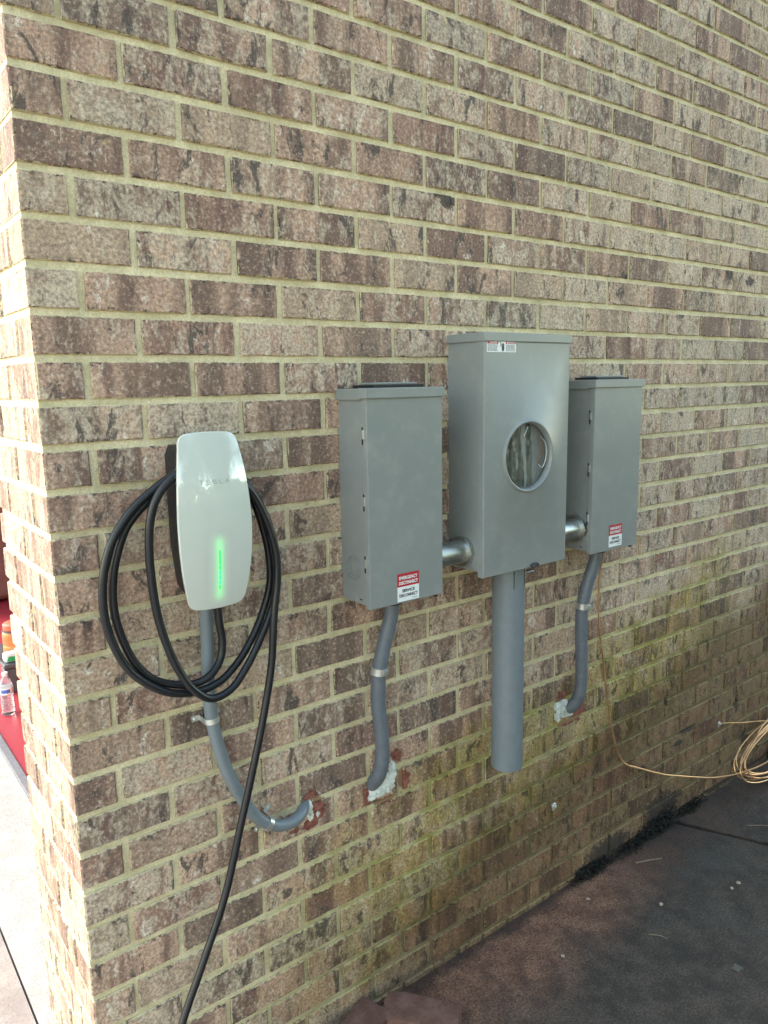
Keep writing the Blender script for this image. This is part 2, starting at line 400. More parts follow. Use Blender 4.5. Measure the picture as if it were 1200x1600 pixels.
# ------------------------------------------------------------------ the brick wall
PU, PV, Z0 = .1016, .0793827, 2.243
X0 = .012
JW, JH = .0105, .0118
ROWS = range(-20, 29)
UMAX = 66
wall = thing('brick_wall', 'weathered brown brick wall with cream mortar joints, algae stained near the ground', 'wall', (0, .2, 0))
off = Vector((0, -.2, 0))
bm = bmesh.new()
add_box(bm, (X0+.0032, .0056, -.1), (UMAX*PU, .40, 3.86))
mw = obj('mortar', bm, M['mortar'], wall); mw.location = off
# pier return is the same body: its outer face is x = X0
VARS = []
def brick_mesh(L, H, D, seed):
    rs = random.Random(seed)
    bm = bmesh.new(); uvl = bm.loops.layers.uv.new('UVMap')
    pts = []
    nx = 4 if L > .12 else 3
    for i in range(nx): pts.append((-L/2+L*i/nx, -H/2))
    pts.append((L/2, -H/2)); pts.append((L/2, 0))
    for i in range(nx): pts.append((L/2-L*i/nx, H/2))
    pts.append((-L/2, H/2)); pts.append((-L/2, 0))
    j = lambda s: (rs.random()-.5)*s
    pts = [(x+j(.0022)-math.copysign(.0009, x) if abs(x) > 1e-6 else j(.004), z+j(.0020)-(math.copysign(.0006, z) if z else 0)) for x, z in pts]
    n = len(pts); ch = .0022
    F = [bm.verts.new((x*(1-ch*1.6/L*2), -rs.random()*.0010, z*(1-ch*2/H))) for x, z in pts]
    E = [bm.verts.new((x, ch+rs.random()*.0006, z)) for x, z in pts]
    B = [bm.verts.new((x, D, z)) for x, z in pts]
    f = [bm.faces.new(F[::-1])]
    for i in range(n):
        k = (i+1) % n
        f.append(bm.faces.new((F[i], F[k], E[k], E[i]))); f.append(bm.faces.new((E[i], E[k], B[k], B[i])))
    bm.normal_update()
    for fc in bm.faces:
        side = abs(fc.normal.x) > .7
        for l in fc.loops:
            c = l.vert.co
            l[uvl].uv = ((min(max(c.y/D, 0), 1) if side else c.x/L+.5), c.z/H+.5)
    me = bpy.data.meshes.new('brick'); bmesh.ops.recalc_face_normals(bm, faces=bm.faces); bm.to_mesh(me); bm.free()
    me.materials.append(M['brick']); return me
cache = {}
def variant(L, D, k):
    key = (round(L, 3), round(D, 3), k)
    if key not in cache: cache[key] = brick_mesh(L, PV-JH, D, hash(key) & 0xffff)
    return cache[key]
specs = []        # (L, D, location, rot)
rw = random.Random(3)
for r in ROWS:
    zc = Z0-(r+.5)*PV+rw.uniform(-.0006, .0006)
    even = r % 2 == 0
    edges = [0]+list(range(2 if even else 1, UMAX+1, 2))
    for a, b in zip(edges, edges[1:]):
        xa = X0 if a == 0 else a*PU+JW/2+rw.uniform(-.0022, .0022); xb = b*PU-JW/2+rw.uniform(-.0022, .0022)
        D = (.092 if even else .1925) if a == 0 else .092
        specs.append((xb-xa, D, Vector(((xa+xb)/2, rw.uniform(-.0012, .0012), zc)), 0))
    segs = [(.1025, .2945), (.305, .42)] if even else [(.203, .42)]
    for ya, yb in segs:
        ya += rw.uniform(-.002, .002)
        specs.append((yb-ya, .092, Vector((X0+rw.uniform(-.001, .001), (ya+yb)/2, zc)), -math.pi/2))
def seen(s):
    d = s[2]-CAM; fw = d.dot(Vector(FW)); x = d.dot(Vector(RT))/fw*1191; y = d.dot(Vector(DN))/fw*1191
    inside = fw > .1 and abs(x) < 640 and abs(y) < 840
    nrm = Vector((0, -1, 0)) if s[3] == 0 else Vector((-1, 0, 0))
    return (1 if inside else 0) * s[0] * max(-d.normalized().dot(nrm), 0) / d.length_squared
order = sorted(specs, key=seen, reverse=True)
near, rest = order[:300], order[300:]
rq = random.Random(11)
qd = lambda L: {True: .0}.get(False, round(L/.002)*.002)
for (L, D, loc, rz) in near:
    Lq = round(L/.0015)*.0015
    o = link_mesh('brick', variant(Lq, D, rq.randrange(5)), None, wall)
    o.location = loc+off; o.rotation_euler = (rq.uniform(-.004, .004), 0, rz+rq.uniform(-.004, .004))
verts, faces, uvs = [], [], []
for (L, D, loc, rz) in rest:
    me = variant(round(L/.0015)*.0015, D, rq.randrange(5)); m4 = Matrix.Translation(loc) @ Matrix.Rotation(rz, 4, 'Z'); b0 = len(verts)
    verts += [m4 @ v.co for v in me.vertices]; uvd = me.uv_layers[0].data
    for p in me.polygons:
        faces.append([b0+i for i in p.vertices]); uvs += [tuple(uvd[i].uv) for i in p.loop_indices]
me = bpy.data.meshes.new('far_bricks'); me.from_pydata([tuple(v) for v in verts], [], faces)
ul = me.uv_layers.new(name='UVMap')
for i, u in enumerate(uvs): ul.data[i].uv = u
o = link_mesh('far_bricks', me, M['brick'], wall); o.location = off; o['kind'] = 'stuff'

# garage shell behind the pier, seen as a sliver past its edge
M['plaster'] = simple('painted_garage_wall', (.26, .10, .085), .8, 0, 12, .002)
M['ceil'] = simple('roof_board', (.35, .34, .32), .8, 0, 8)
gar = thing('garage_shell', 'dim reddish inner walls of the garage, seen past the edge of the brick pier', 'garage', (3.5, 3, 0))
obj('side_wall', box((.25, 6.0, 0), (7, 6.2, 3.0)), M['plaster'], gar).location = (-3.5, -3, 0)
obj('rear_wall', box((7.002, .42, 0), (7.2, 6.0, 3.0)), M['plaster'], gar).location = (-3.5, -3, 0)
obj('roof_slab', box((.25, .405, 3.01), (7.2, 6.2, 3.15)), M['ceil'], gar).location = (-3.5, -3, 0)

# ------------------------------------------------------------------ grey service boxes
def sticker(parent, cx, cz, y, w, h):
    """two-colour safety sticker standing on the plane y, facing -y (coordinates local to parent)"""
    st = obj('sticker', box((cx-w/2, y-.0008, cz-h/2), (cx+w/2, y, cz+h*.03), 0), M['white'], parent)
    rd = obj('red_panel', box((cx-w/2, y-.0009, cz+h*.031), (cx+w/2, y, cz+h/2), 0), M['red'], st)
    bm = bmesh.new()
    merge(bm, text_bm('EMERGENCY', w*.86, h*.125, cx, cz+h*.345, y-.0013, .035))
    merge(bm, text_bm('DISCONNECT', w*.88, h*.125, cx, cz+h*.165, y-.0013, .035))
    obj('lettering', bm, M['white'], st)
    bm = bmesh.new()
    merge(bm, text_bm('SERVICE', w*.58, h*.115, cx, cz-h*.12, y-.0012, .03))
    merge(bm, text_bm('DISCONNECT', w*.86, h*.115, cx, cz-h*.29, y-.0012, .03))
    add_box(bm, (cx+w*.18, y-.0012, cz-h*.43), (cx+w*.42, y-.0011, cz-h*.415))
    obj('lettering', bm, M['ink'], st)
def disconnect(x0, x1, z0, z1, label, cord_x, rsk):
    d = .111; wx = x1-x0; H = z1-z0
    t = thing('disconnect_box', label, 'electrical box', (x0, 0, z0), 'grey disconnect boxes beside the meter')
    obj('enclosure', box((.003, -.094, .006), (wx-.003, .006, H-.012), .0015), M['grey'], t)
    obj('door', box((0, -d, 0), (wx, -.0955, H-.020), .0018), M['grey'], t)
    # lid with a turned-down lip that steps out over the door
    bm = bmesh.new()
    add_box(bm, (-.003, -.090, H-.024), (wx+.003, .002, H), .0015)
    add_box(bm, (-.005, -d-.005, H-.021), (wx+.005, -.088, H+.0015), .0015)
    obj('lid', bm, M['grey'], t)
    obj('hub_gasket', box((.035, -.090, H+.0016), (wx-.038, -.012, H+.0075), .001), M['gasket'], t)
    obj('hub_plate', box((.045, -.078, H+.0076), (wx-.045, -.022, H+.013), .002), M['grey'], t)
    for zz in (.80, .50, .215):
        bm = bmesh.new(); add_box(bm, (-.0030, -.1015, H*zz-.010), (.003, -.0955, H*zz+.010), .0008)
        l = obj('latch', bm, M['zinc'], t)
        obj('latch_slot', box((-.0006, -.0952, H*zz-.022), (.002, -.0925, H*zz+.016)), M['dark'], l)
    # concentric knockouts on the left side
    k = bmesh.new()
    for rr in (.0285, .0205, .0125): ring(k, (.0032, -.047, .088), (-1, 0, 0), rr, rr-.0014, .0018, 48)
    kk = obj('knockout', k, M['grey'], t, True)
    obj('weep_slot', box((.0020, -.077, .016), (.0032, -.069, .0185)), M['dark'], t)
    sticker(t, *rsk)
    # bottom hub
    bm = bmesh.new(); cyl(bm, (cord_x-x0, -.052, -.016), (cord_x-x0, -.052, .002), .027, 12, bev=.002)
    obj('bottom_hub', bm, M['blackplastic'], t, True)
    bm = bmesh.new(); add_box(bm, (wx-.016, -.100, -.009), (wx-.006, -.092, .001), .002); obj('lock_tab', bm, M['blackplastic'], t)
    return t
disconnect(.645, .863, 1.131, 1.622, 'grey steel disconnect box left of the round-windowed meter box', .752, (.110, .037, -.111, .064, .066))
disconnect(1.430, 1.650, 1.139, 1.631, 'grey steel disconnect box right of the round-windowed meter box', 1.535, (.113, .042, -.111, .062, .065))

# meter box
mx0, mx1, mz0, mz1, md = .981, 1.295, 1.150, 1.748, .129
mb = thing('meter_box', 'large grey meter box with a round window, tallest of the three', 'meter box', (mx0, 0, mz0))
mw_, mh = mx1-mx0, mz1-mz0
obj('enclosure', box((.003, -.108, .012), (mw_-.003, .006, mh-.012), .0015), M['grey'], mb)
# cover: a pan with a round opening, ring flange
wc = (1.140-mx0, 1.444-mz0); wr = .0835
bm = bmesh.new()
N = 64
def rect_pt(a):
    c, s = math.cos(a), math.sin(a)
    x0, x1, z0, z1 = .0018-wc[0], mw_-.0018-wc[0], .0018-wc[1], mh-.022-wc[1]
    k = 1e9
    if c > 1e-9: k = min(k, x1/c)
    if c < -1e-9: k = min(k, x0/c)
    if s > 1e-9: k = min(k, z1/s)
    if s < -1e-9: k = min(k, z0/s)
    return wc[0]+c*k, wc[1]+s*k
angs = sorted(set([2*math.pi*i/N for i in range(N)]+[math.atan2(z-wc[1], x-wc[0]) % (2*math.pi) for x in (.0018, mw_-.0018) for z in (.0018, mh-.022)]))
prof = [(.0950, -md), (.0930, -md-.0012), (.0905, -md-.0050), (.0885, -md-.0058), (.0865, -md-.0050), (wr+.0008, -md-.0012), (wr, -md), (wr, -md+.010)]
L0 = [bm.verts.new((rect_pt(a)[0], -md, rect_pt(a)[1])) for a in angs]
prev = L0
for rr, yy in prof:
    cur = [bm.verts.new((wc[0]+math.cos(a)*rr, yy, wc[1]+math.sin(a)*rr)) for a in angs]
    for i in range(len(angs)): bm.faces.new((prev[i], prev[(i+1) % len(angs)], cur[(i+1) % len(angs)], cur[i]))
    prev = cur
# rim folds back round the sides
def rim(x0, z0, x1, z1, yy, src=None): return [bm.verts.new((x0 if abs(v.co.x-.0018) < 1e-6 else x1 if abs(v.co.x-(mw_-.0018)) < 1e-6 else v.co.x, yy, z0 if abs(v.co.z-.0018) < 1e-6 else z1 if abs(v.co.z-(mh-.022)) < 1e-6 else v.co.z)) for v in src]
A = rim(0, 0, mw_, mh-.0202, -md+.0018, L0); B_ = rim(0, 0, mw_, mh-.0202, -md+.0195, L0); C_ = rim(.004, .004, mw_-.004, mh-.025, -md+.0195, L0)
for P_, Q_ in ((L0, A), (A, B_), (B_, C_)):
    for i in range(len(angs)): bm.faces.new((P_[i], Q_[i], Q_[(i+1) % len(angs)], P_[(i+1) % len(angs)]))
obj('cover', bm, M['grey'], mb, True)
bm = bmesh.new(); add_box(bm, (-.0025, -md-.004, mh-.021), (mw_+.0025, .002, mh), .0018); obj('lid', bm, M['grey'], mb)
# crumpled clear sheet inside the window
t = NT('crumpled_film'); P = t.pos()
pl = t.noise(t.map(P, (1, 1, .12)), 60, 3, .6, .6); w2 = t.noise(t.map(P, (1, 1, .35)), 30, 4, .7, 1.5)
M['film'] = t.set(color=t.mix(t.ramp(pl, .35, .65), (.050, .056, .046), (.125, .135, .112)), rough=.34, normal=t.bump(t.math('ADD', pl, w2), .9, .006), Coat_Weight=.15, Coat_Roughness=.2)
bm = bmesh.new(); G = 34; gv = {}
for i in range(G+1):
    for j in range(G+1):
        x = (i/G-.5)*2*wr*1.02; z = (j/G-.5)*2*wr*1.02
        if x*x+z*z <= (wr*1.02)**2:
            y = -md+.020+.0016*math.sin(x*170+math.sin(z*22+x*30)*1.8)+.006*noise.noise(Vector((x*48, z*9, 3.1)))+.002*noise.noise(Vector((x*95, z*60, 7)))
            if x > .035: y += (x-.035)*.55
            gv[i, j] = bm.verts.new((wc[0]+x, y, wc[1]+z))
for (i, j) in list(gv):
    q = [(i, j), (i+1, j), (i+1, j+1), (i, j+1)]
    if all(k in gv for k in q): bm.faces.new([gv[k] for k in q])
obj('window_film', bm, M['film'], mb, True)
bm = bmesh.new()
tube(bm, spline([(wc[0]-.018, -md-.002, wc[1]+.052), (wc[0]-.012, -md-.003, wc[1]+.065), (wc[0]-.004, -md-.001, wc[1]+.074)], 5), .0012, 8)
obj('seal_wire', bm, M['zinc'], mb, True); bm = bmesh.new()
tube(bm, spline([(wc[0]+.050, -md+.006, wc[1]+.048), (wc[0]+.066, -md+.002, wc[1]+.030), (wc[0]+.070, -md+.002, wc[1]-.010), (wc[0]+.060, -md+.006, wc[1]-.034), (wc[0]+.050, -md+.010, wc[1]-.026)], 6), .0016, 8)
obj('seal_wire', bm, M['zinc'], mb, True)
bm = bmesh.new()
tube(bm, spline([(wc[0]+.052, -md+.012, wc[1]+.045), (wc[0]+.058, -md+.010, wc[1]+.01), (wc[0]+.052, -md+.012, wc[1]-.03)], 6), .0022, 8)
obj('jaw', bm, simple('tarnished_jaw', (.22, .13, .09), .5, .3), mb, True)
# hasp at the bottom edge
bm = bmesh.new()
tube(bm, [Vector((.186+.014*math.cos(a), -md-.004, .006+.0045*math.sin(a)))+Vector((0, 0, .0)) for a in [2*math.pi*k/18 for k in range(19)]], .0022, 8, caps=False)
add_box(bm, (.160, -md-.003, -.007), (.182, -md+.004, -.0045), .0006)
obj('hasp', bm, M['blackplastic'], mb, True)
obj('hasp_plate', box((.158, -md-.0045, -.0100), (.184, -md+.002, -.0078), .0005), M['zinc'], mb)
# warning sticker
cx, cz, w, h = 1.039-mx0, 1.7155-mz0, .100, .027
ws = obj('warning_sticker', box((cx-w/2, -md-.0009, cz-h/2), (cx+w/2, -md-.0001, cz+h/2)), M['white'], mb)
bm = bmesh.new()
add_box(bm, (cx-w*.49, -md-.0014, cz+h*.22), (cx-w*.12, -md-.0010, cz+h*.47)); obj('red_panel', bm, M['red'], ws); bm = bmesh.new(); add_box(bm, (cx+w*.14, -md-.0014, cz+h*.22), (cx+w*.49, -md-.0010, cz+h*.47))
obj('red_panel', bm, M['red'], ws)
bm = bmesh.new(); merge(bm, text_bm('DANGER', w*.24, h*.15, cx-w*.28, cz+h*.345, -md-.0017, .02)); obj('lettering', bm, M['white'], ws); bm = bmesh.new(); merge(bm, text_bm('PELIGRO', w*.25, h*.15, cx+w*.335, cz+h*.345, -md-.0017, .02))
for s in (1,): prism(bm, [(cx+(-.46 if s < 0 else .17)*w, cz+h*.26), (cx+(-.42 if s < 0 else .21)*w, cz+h*.26), (cx+(-.44 if s < 0 else .19)*w, cz+h*.43)], -md-.0018, -md-.0016)
obj('lettering', bm, M['white'], ws)
bm = bmesh.new(); rr_ = random.Random(5)
for (a, b) in ((-.48, -.13), (.15, .48)):
    for k in range(6):
        zz = cz+h*(.12-.1*k); x = a
        while x < b-.03:
            l = rr_.uniform(.02, .06); l = min(l, b-x); add_box(bm, (cx+x*w, -md-.0012, zz-h*.022), (cx+(x+l)*w, -md-.0010, zz+h*.022)); x += l+.012
# hand with a bolt: palm, fingers, wrist, zig-zag
hx = cx+.035*w
prism(bm, [(hx-.002, cz+.001), (hx+.0045, cz+.001), (hx+.005, cz-.006), (hx+.0025, cz-.0115), (hx-.0015, cz-.0115), (hx-.003, cz-.006)], -md-.0013, -md-.0010)
for k in range(4): prism(bm, [(hx-.0022+k*.0018, cz), (hx-.0009+k*.0018, cz), (hx-.0009+k*.0018, cz+.0065+.0012*(k in (1, 2))), (hx-.0022+k*.0018, cz+.0065+.0012*(k in (1, 2)))], -md-.0013, -md-.0010)
prism(bm, [(hx-.010, cz+.012), (hx-.0088, cz+.012), (hx-.004, cz+.004), (hx-.006, cz+.0035), (hx-.002, cz-.003), (hx-.0085, cz+.0025), (hx-.0065, cz+.0045)], -md-.0013, -md-.0010)
obj('lettering', bm, M['ink'], ws)
# embossed emblem low on the cover: triangle outline with a bar of small letters
bm = bmesh.new()
ex, ez = .052, .048
def bar(p, q, wd=.0018):
    p = Vector((p[0], p[1])); q = Vector((q[0], q[1])); d = (q-p).normalized()*wd/2; n = Vector((-d.y, d.x))
    prism(bm, [tuple(p-d+n), tuple(q+d+n), tuple(q+d-n), tuple(p-d-n)], -md-.0006, -md+.0004)
for (p, q) in (((ex-.018, ez-.010), (ex, ez+.018)), ((ex, ez+.018), (ex+.018, ez-.010)), ((ex-.018, ez-.010), (ex+.018, ez-.010)), ((ex-.009, ez-.006), (ex, ez+.008)), ((ex, ez+.008), (ex+.009, ez-.006)), ((ex-.022, ez-.018), (ex+.026, ez-.018))): bar(p, q)
ring(bm, (ex, -md+.0004, ez+.025), (0, -1, 0), .004, .0025, .001, 20)
obj('emblem', bm, M['grey'], mb)
for o in list(mb.children):
    pass

# ------------------------------------------------------------------ conduits between and below the boxes
def nipple(xa, xb, z, y, label, threads):
    t = thing('conduit_nipple', label, 'conduit', ((xa+xb)/2, y, z), 'steel nipples joining the grey boxes')
    bm = bmesh.new(); h = (xb-xa)/2
    path = []; rr = []
    cyl(bm, (-h, 0, 0), (h, 0, 0), .0300, 36)
    obj('pipe', bm, M['galv'], t, True)
    for s, x in ((1, h),) if threads else ((1, h), (-1, -h)):
        bm = bmesh.new(); ring(bm, (x-.010, 0, 0), (1, 0, 0), .0385, .0295, .0095, 36)
        for k in range(8):
            a = 2*math.pi*k/8; c = Vector((x-.009, math.cos(a)*.0385, math.sin(a)*.0385))
            add_box(bm, c-Vector((.0, .0025, .0025)), c+Vector((.007, .0025, .0025)), .001)
        obj('locknut', bm, M['galv'], t, True)
    return t
nipple(.8655, .9825, 1.2085, -.055, 'shiny steel conduit nipple between the left disconnect box and the meter box', True)
nipple(1.2965, 1.4325, 1.2085, -.055, 'shiny steel conduit nipple between the meter box and the right disconnect box', True)

t = thing('pvc_pipe', 'wide grey plastic pipe hanging open-ended below the meter box', 'pipe', (1.142, -.064, .572))
bm = bmesh.new(); R_ = .0435; Hh = 1.162-.572
L = []
for (rr, zz) in ((R_-.005, .12), (R_-.005, .001), (R_-.004, 0), (R_-.0008, 0), (R_, .001), (R_, .2), (R_, .4), (R_, Hh)):
    L.append([bm.verts.new((math.cos(2*math.pi*k/48)*rr, math.sin(2*math.pi*k/48)*rr, zz)) for k in range(48)])
for j in range(len(L)-1):
    for k in range(48): bm.faces.new((L[j][k], L[j][(k+1) % 48], L[j+1][(k+1) % 48], L[j+1][k]))
bm.faces.new(L[0])
obj('pipe', bm, M['pvc'], t, True)
bm = bmesh.new(); ring(bm, (0, 0, Hh-.013), (0, 0, 1), R_+.006, R_-.001, .010, 40); obj('hub', bm, M['grey'], t, True)
bm = bmesh.new()
for a in (-118, -66): 
    c = Vector((math.cos(math.radians(a)), math.sin(math.radians(a)), 0)); q = c*R_
    bm = bmesh.new(); add_box(bm, (q.x-.0009, q.y-.0008, Hh-.070), (q.x+.0009, q.y+.0004, Hh-.016))
    obj('print_line', bm, M['ink'], t)

def flex(name, label, pts, r, clamp_i, wav=.0009):
    t = thing(name, label, 'conduit', pts[0], 'flexible grey conduits under the disconnect boxes')
    o = Vector(pts[0]); path = [p-o for p in spline(pts, 22)]
    bm = bmesh.new(); rs = random.Random(len(label))
    tube(bm, path, lambda i, n: r*(1+.022*math.sin(i*1.57)*(1 if wav > .0005 else .35)+.05*noise.noise(Vector((i*.12, r*100, 2)))), 20)
    obj('jacket', bm, M['flex'], t, True)
    c = path[clamp_i]; d = (path[clamp_i+1]-path[clamp_i-1]).normalized()
    bm = bmesh.new()
    for s in (-.0085, .0045): ring(bm, c+d*s, d, r+.0030, r-.002, .0045, 28)
    ring(bm, c-d*.008, d, r+.0018, r-.002, .015, 28)
    add_box(bm, c+Vector((-.006, -r-.008, -.006)), c+Vector((.009, -r-.001, .006)), .001)
    obj('clamp', bm, M['zinc'], t, True)
    return t
flex('flexible_conduit', 'smooth grey flexible conduit dropping from the left disconnect box into white foam',
     [(.752, -.052, 1.135), (.750, -.052, 1.09), (.730, -.046, 1.01), (.719, -.040, .945), (.718, -.036, .87), (.725, -.035, .80), (.729, -.034, .74), (.728, -.028, .69), (.725, -.014, .656), (.721, .02, .620)], .0178, 64, .0003)
flex('flexible_conduit', 'ribbed grey flexible conduit dropping from the right disconnect box into white foam',
     [(1.535, -.052, 1.143), (1.530, -.052, 1.10), (1.508, -.044, 1.03), (1.494, -.038, .96), (1.495, -.036, .86), (1.500, -.036, .78), (1.503, -.033, .70), (1.500, -.024, .655), (1.492, -.008, .628), (1.482, .02, .610)], .0185, 66, .0012)

# foam patches
def foam(label, loc, blobs, seed):
    bm = bmesh.new()
    for (x, z, rx, rz, ry) in blobs:
        m = bmesh.new(); bmesh.ops.create_icosphere(m, subdivisions=4, radius=1)
        for v in m.verts:
            n = noise.noise(v.co*2.6+Vector((seed, x*90, z*70)))*.38+noise.noise(v.co*7+Vector((seed, 2, 5)))*.16
            v.co = Vector((x+v.co.x*rx*(1+n), v.co.y*ry*(1+n), z+v.co.z*rz*(1+n)))
        merge(bm, m)
    t = NT('foam_%d' % seed); P = t.pos(); n = t.noise(P, 110, 4, .7); n2 = t.noise(P, 38, 3, .6)
    c = t.mix(t.ramp(n2, .35, .6), (.50, .53, .48), (.74, .76, .71)); c = t.mix(t.ramp(n, .62, .70, 0, .8), c, (.10, .09, .07))
    m_ = t.set(color=c, rough=.6, normal=t.bump(t.math('ADD', n, n2), .8, .004))
    o = obj('foam_patch', bm, m_, None, True); o.location = loc
    return tag(o, label, 'foam patch')
foam('lumpy white foam sealing the hole under the left flexible conduit', (.748, .002, .628),
     [(-.022, -.014, .020, .020, .010), (-.002, -.016, .022, .016, .012), (.022, -.008, .020, .022, .013), (.036, .016, .013, .022, .012), (.036, .036, .010, .016, .010), (.018, .006, .018, .020, .010), (-.030, -.024, .012, .012, .008)], 3)
foam('ragged white filler round the end of the right flexible conduit', (1.458, .002, .622),
     [(-.018, .016, .018, .014, .007), (-.020, -.012, .012, .022, .008), (.000, -.004, .018, .020, .010), (.022, -.014, .018, .014, .010), (.008, .022, .018, .010, .008), (.036, -.022, .014, .008, .008)], 8)
foam('small white plug of sealant where the curved conduit enters the brick', (.534, .002, .634),
     [(.0, .008, .008, .018, .011), (.002, -.012, .008, .014, .010), (.022, -.016, .006, .010, .005)], 5)

# EV conduit
ev = thing('curved_conduit', 'curved grey plastic conduit sweeping from the white charger into the wall', 'conduit', (.287, -.03, .97))
o0 = Vector((.287, -.03, .97))
pts = [(.290, -.03, 1.24), (.289, -.03, 1.14), (.286, -.03, 1.02), (.288, -.03, .955), (.298, -.03, .895), (.316, -.03, .825), (.345, -.03, .755), (.384, -.03, .688), (.430, -.028, .651), (.470, -.024, .641), (.502, -.014, .645), (.530, .012, .652)]
bm = bmesh.new(); tube(bm, [p-o0 for p in spline(pts, 10)], .0135, 24); obj('tube', bm, M['pvc'], ev, True)
def strap(c, d, parent):
    c = Vector(c); d = Vector(d).normalized(); side = d.cross(Vector((0, 1, 0))).normalized()
    t = None
    bm = bmesh.new()
    # arch over the tube
    A = []
    for s in (-.006, .006):
        for rr in (.0142, .0162):
            row = []
            for k in range(17):
                a = math.pi*k/16; row.append(bm.verts.new(c+d*s+side*math.cos(a)*rr+Vector((0, -1, 0))*math.sin(a)*rr))
            A.append(row)
            row2 = row
    for k in range(16):
        bm.faces.new((A[0][k], A[0][k+1], A[1][k+1], A[1][k])); bm.faces.new((A[2][k], A[2][k+1], A[3][k+1], A[3][k]))
        bm.faces.new((A[1][k], A[1][k+1], A[3][k+1], A[3][k])); bm.faces.new((A[0][k], A[0][k+1], A[2][k+1], A[2][k]))
    # legs to the wall and tabs with round ends
    for s in (-1, 1):
        q = c+side*s*.0152
        m = bmesh.new(); bmesh.ops.create_cube(m, size=1)
        yw = .0-c.y-.001
        for v in m.verts: v.co = q+side*v.co.x*.0018+d*v.co.z*.012+Vector((0, (v.co.y+.5)*yw, 0))
        merge(bm, m)
        m = bmesh.new(); bmesh.ops.create_cube(m, size=1)
        for v in m.verts: v.co = Vector((c.x, -.002, c.z))+side*(s*.0235+v.co.x*.018)+d*v.co.z*.012*(1.0)+Vector((0, v.co.y*.0022, 0))
        bmesh.ops.bevel(m, geom=[e for e in m.edges if abs((e.verts[0].co-e.verts[1].co).normalized().y) > .9], offset=.005, segments=3, affect='EDGES')
        merge(bm, m)
    st = obj('strap', bm, M['zinc'], parent); 
    for s in (-1, 1):
        b2 = bmesh.new(); p = Vector((c.x, -.003, c.z))+side*s*.0255
        cyl(b2, p, p+Vector((0, -.004, 0)), .0042, 6, bev=.0008); obj('screw', b2, M['zinc'], st)
    return st
for c, d in (((.2880, -.03, .950), (.08, 0, -1)), ((.408, -.029, .666), (.80, 0, -.58))):
    s = strap(c, d, ev); s.location = -o0
# ------------------------------------------------------------------ the charger
CX = .2865
ch = thing('wall_charger', 'white car charger with a green light bar on the brick wall', 'car charger', (CX, 0, 1.38))
oz = 1.38
zt, zb = 1.548, 1.207
def hw(z):
    pts = [(1.207, .0565), (1.235, .0625), (1.28, .0700), (1.33, .0742), (1.38, .0750), (1.43, .0725), (1.48, .0675), (1.52, .0615), (1.548, .0570)]
    for (a, b), (c, d) in zip(pts, pts[1:]):
        if z <= c:
            t_ = (z-a)/(c-a); t_ = t_; return b+(d-b)*t_
    return pts[-1][1]
def hws(z): return (hw(min(max(z-.012, zb), zt))+hw(z)+hw(max(min(z+.012, zt), zb)))/3
def dep(z):
    u = (z-1.365)/.175
    return .1175-.022*u*u
def plate_rows():
    rows = []; rc = .015
    for k in range(9):
        a = math.pi/2*k/8; rows.append((zb+rc-rc*math.cos(a), rc-rc*math.sin(a)))
    n = 26
    for k in range(1, n): rows.append((zb+rc+(zt-zb-2*rc)*k/n, 0))
    for k in range(9):
        a = math.pi/2*k/8; rows.append((zt-rc+rc*math.sin(a), rc-rc*math.cos(a)))
    return rows
rows = plate_rows(); NS = 24
def pz(z, s):      # bottom and top edges are bowed
    m = (z-(zt+zb)/2)/((zt-zb)/2)
    return z - (0.007*s*s*m if True else 0)*abs(m)**3
def plate_pt(x, z, proud=0.0):
    """point on the curved front at local x offset and height z"""
    s = x/.075
    return Vector((x, -(dep(z)-.0085*s*s)-proud, z-oz))
bm = bmesh.new(); g = []
for (z, ins) in rows:
    w_ = hws(z)-ins; r_ = []
    for k in range(NS+1):
        s = math.sin(math.pi/2*(2*k/NS-1)) ; x = s*w_
        p = plate_pt(x, z); p.z = pz(z, x/.075)-oz; r_.append(bm.verts.new(p))
    g.append(r_)
for i in range(len(g)-1):
    for k in range(NS): bm.faces.new((g[i][k], g[i][k+1], g[i+1][k+1], g[i+1][k]))
border = g[0][:]+[r[-1] for r in g[1:]]+g[-1][-2::-1]+[r[0] for r in g[-2:0:-1]]
prevb = border
for (ins, back) in ((-.0010, .0012), (-.0013, .0035), (-.0005, .0075), (.003, .0095)):
    cur = []
    for v in border:
        c = Vector((0, 0, 1.38-oz)); d = Vector((v.co.x, 0, v.co.z-c.z)); d.normalize()
        cur.append(bm.verts.new(v.co-d*ins+Vector((0, back, 0))))
    for i in range(len(border)): bm.faces.new((prevb[i], cur[i], cur[(i+1) % len(border)], prevb[(i+1) % len(border)]))
    prevb = cur
bm.faces.new(prevb)
M['glass'] = simple('white_glass', (.59, .62, .565), .10, 0, Coat_Weight=1.0, Coat_Roughness=.015, Coat_IOR=1.85)
fp = obj('faceplate', bm, M['glass'], ch, True)
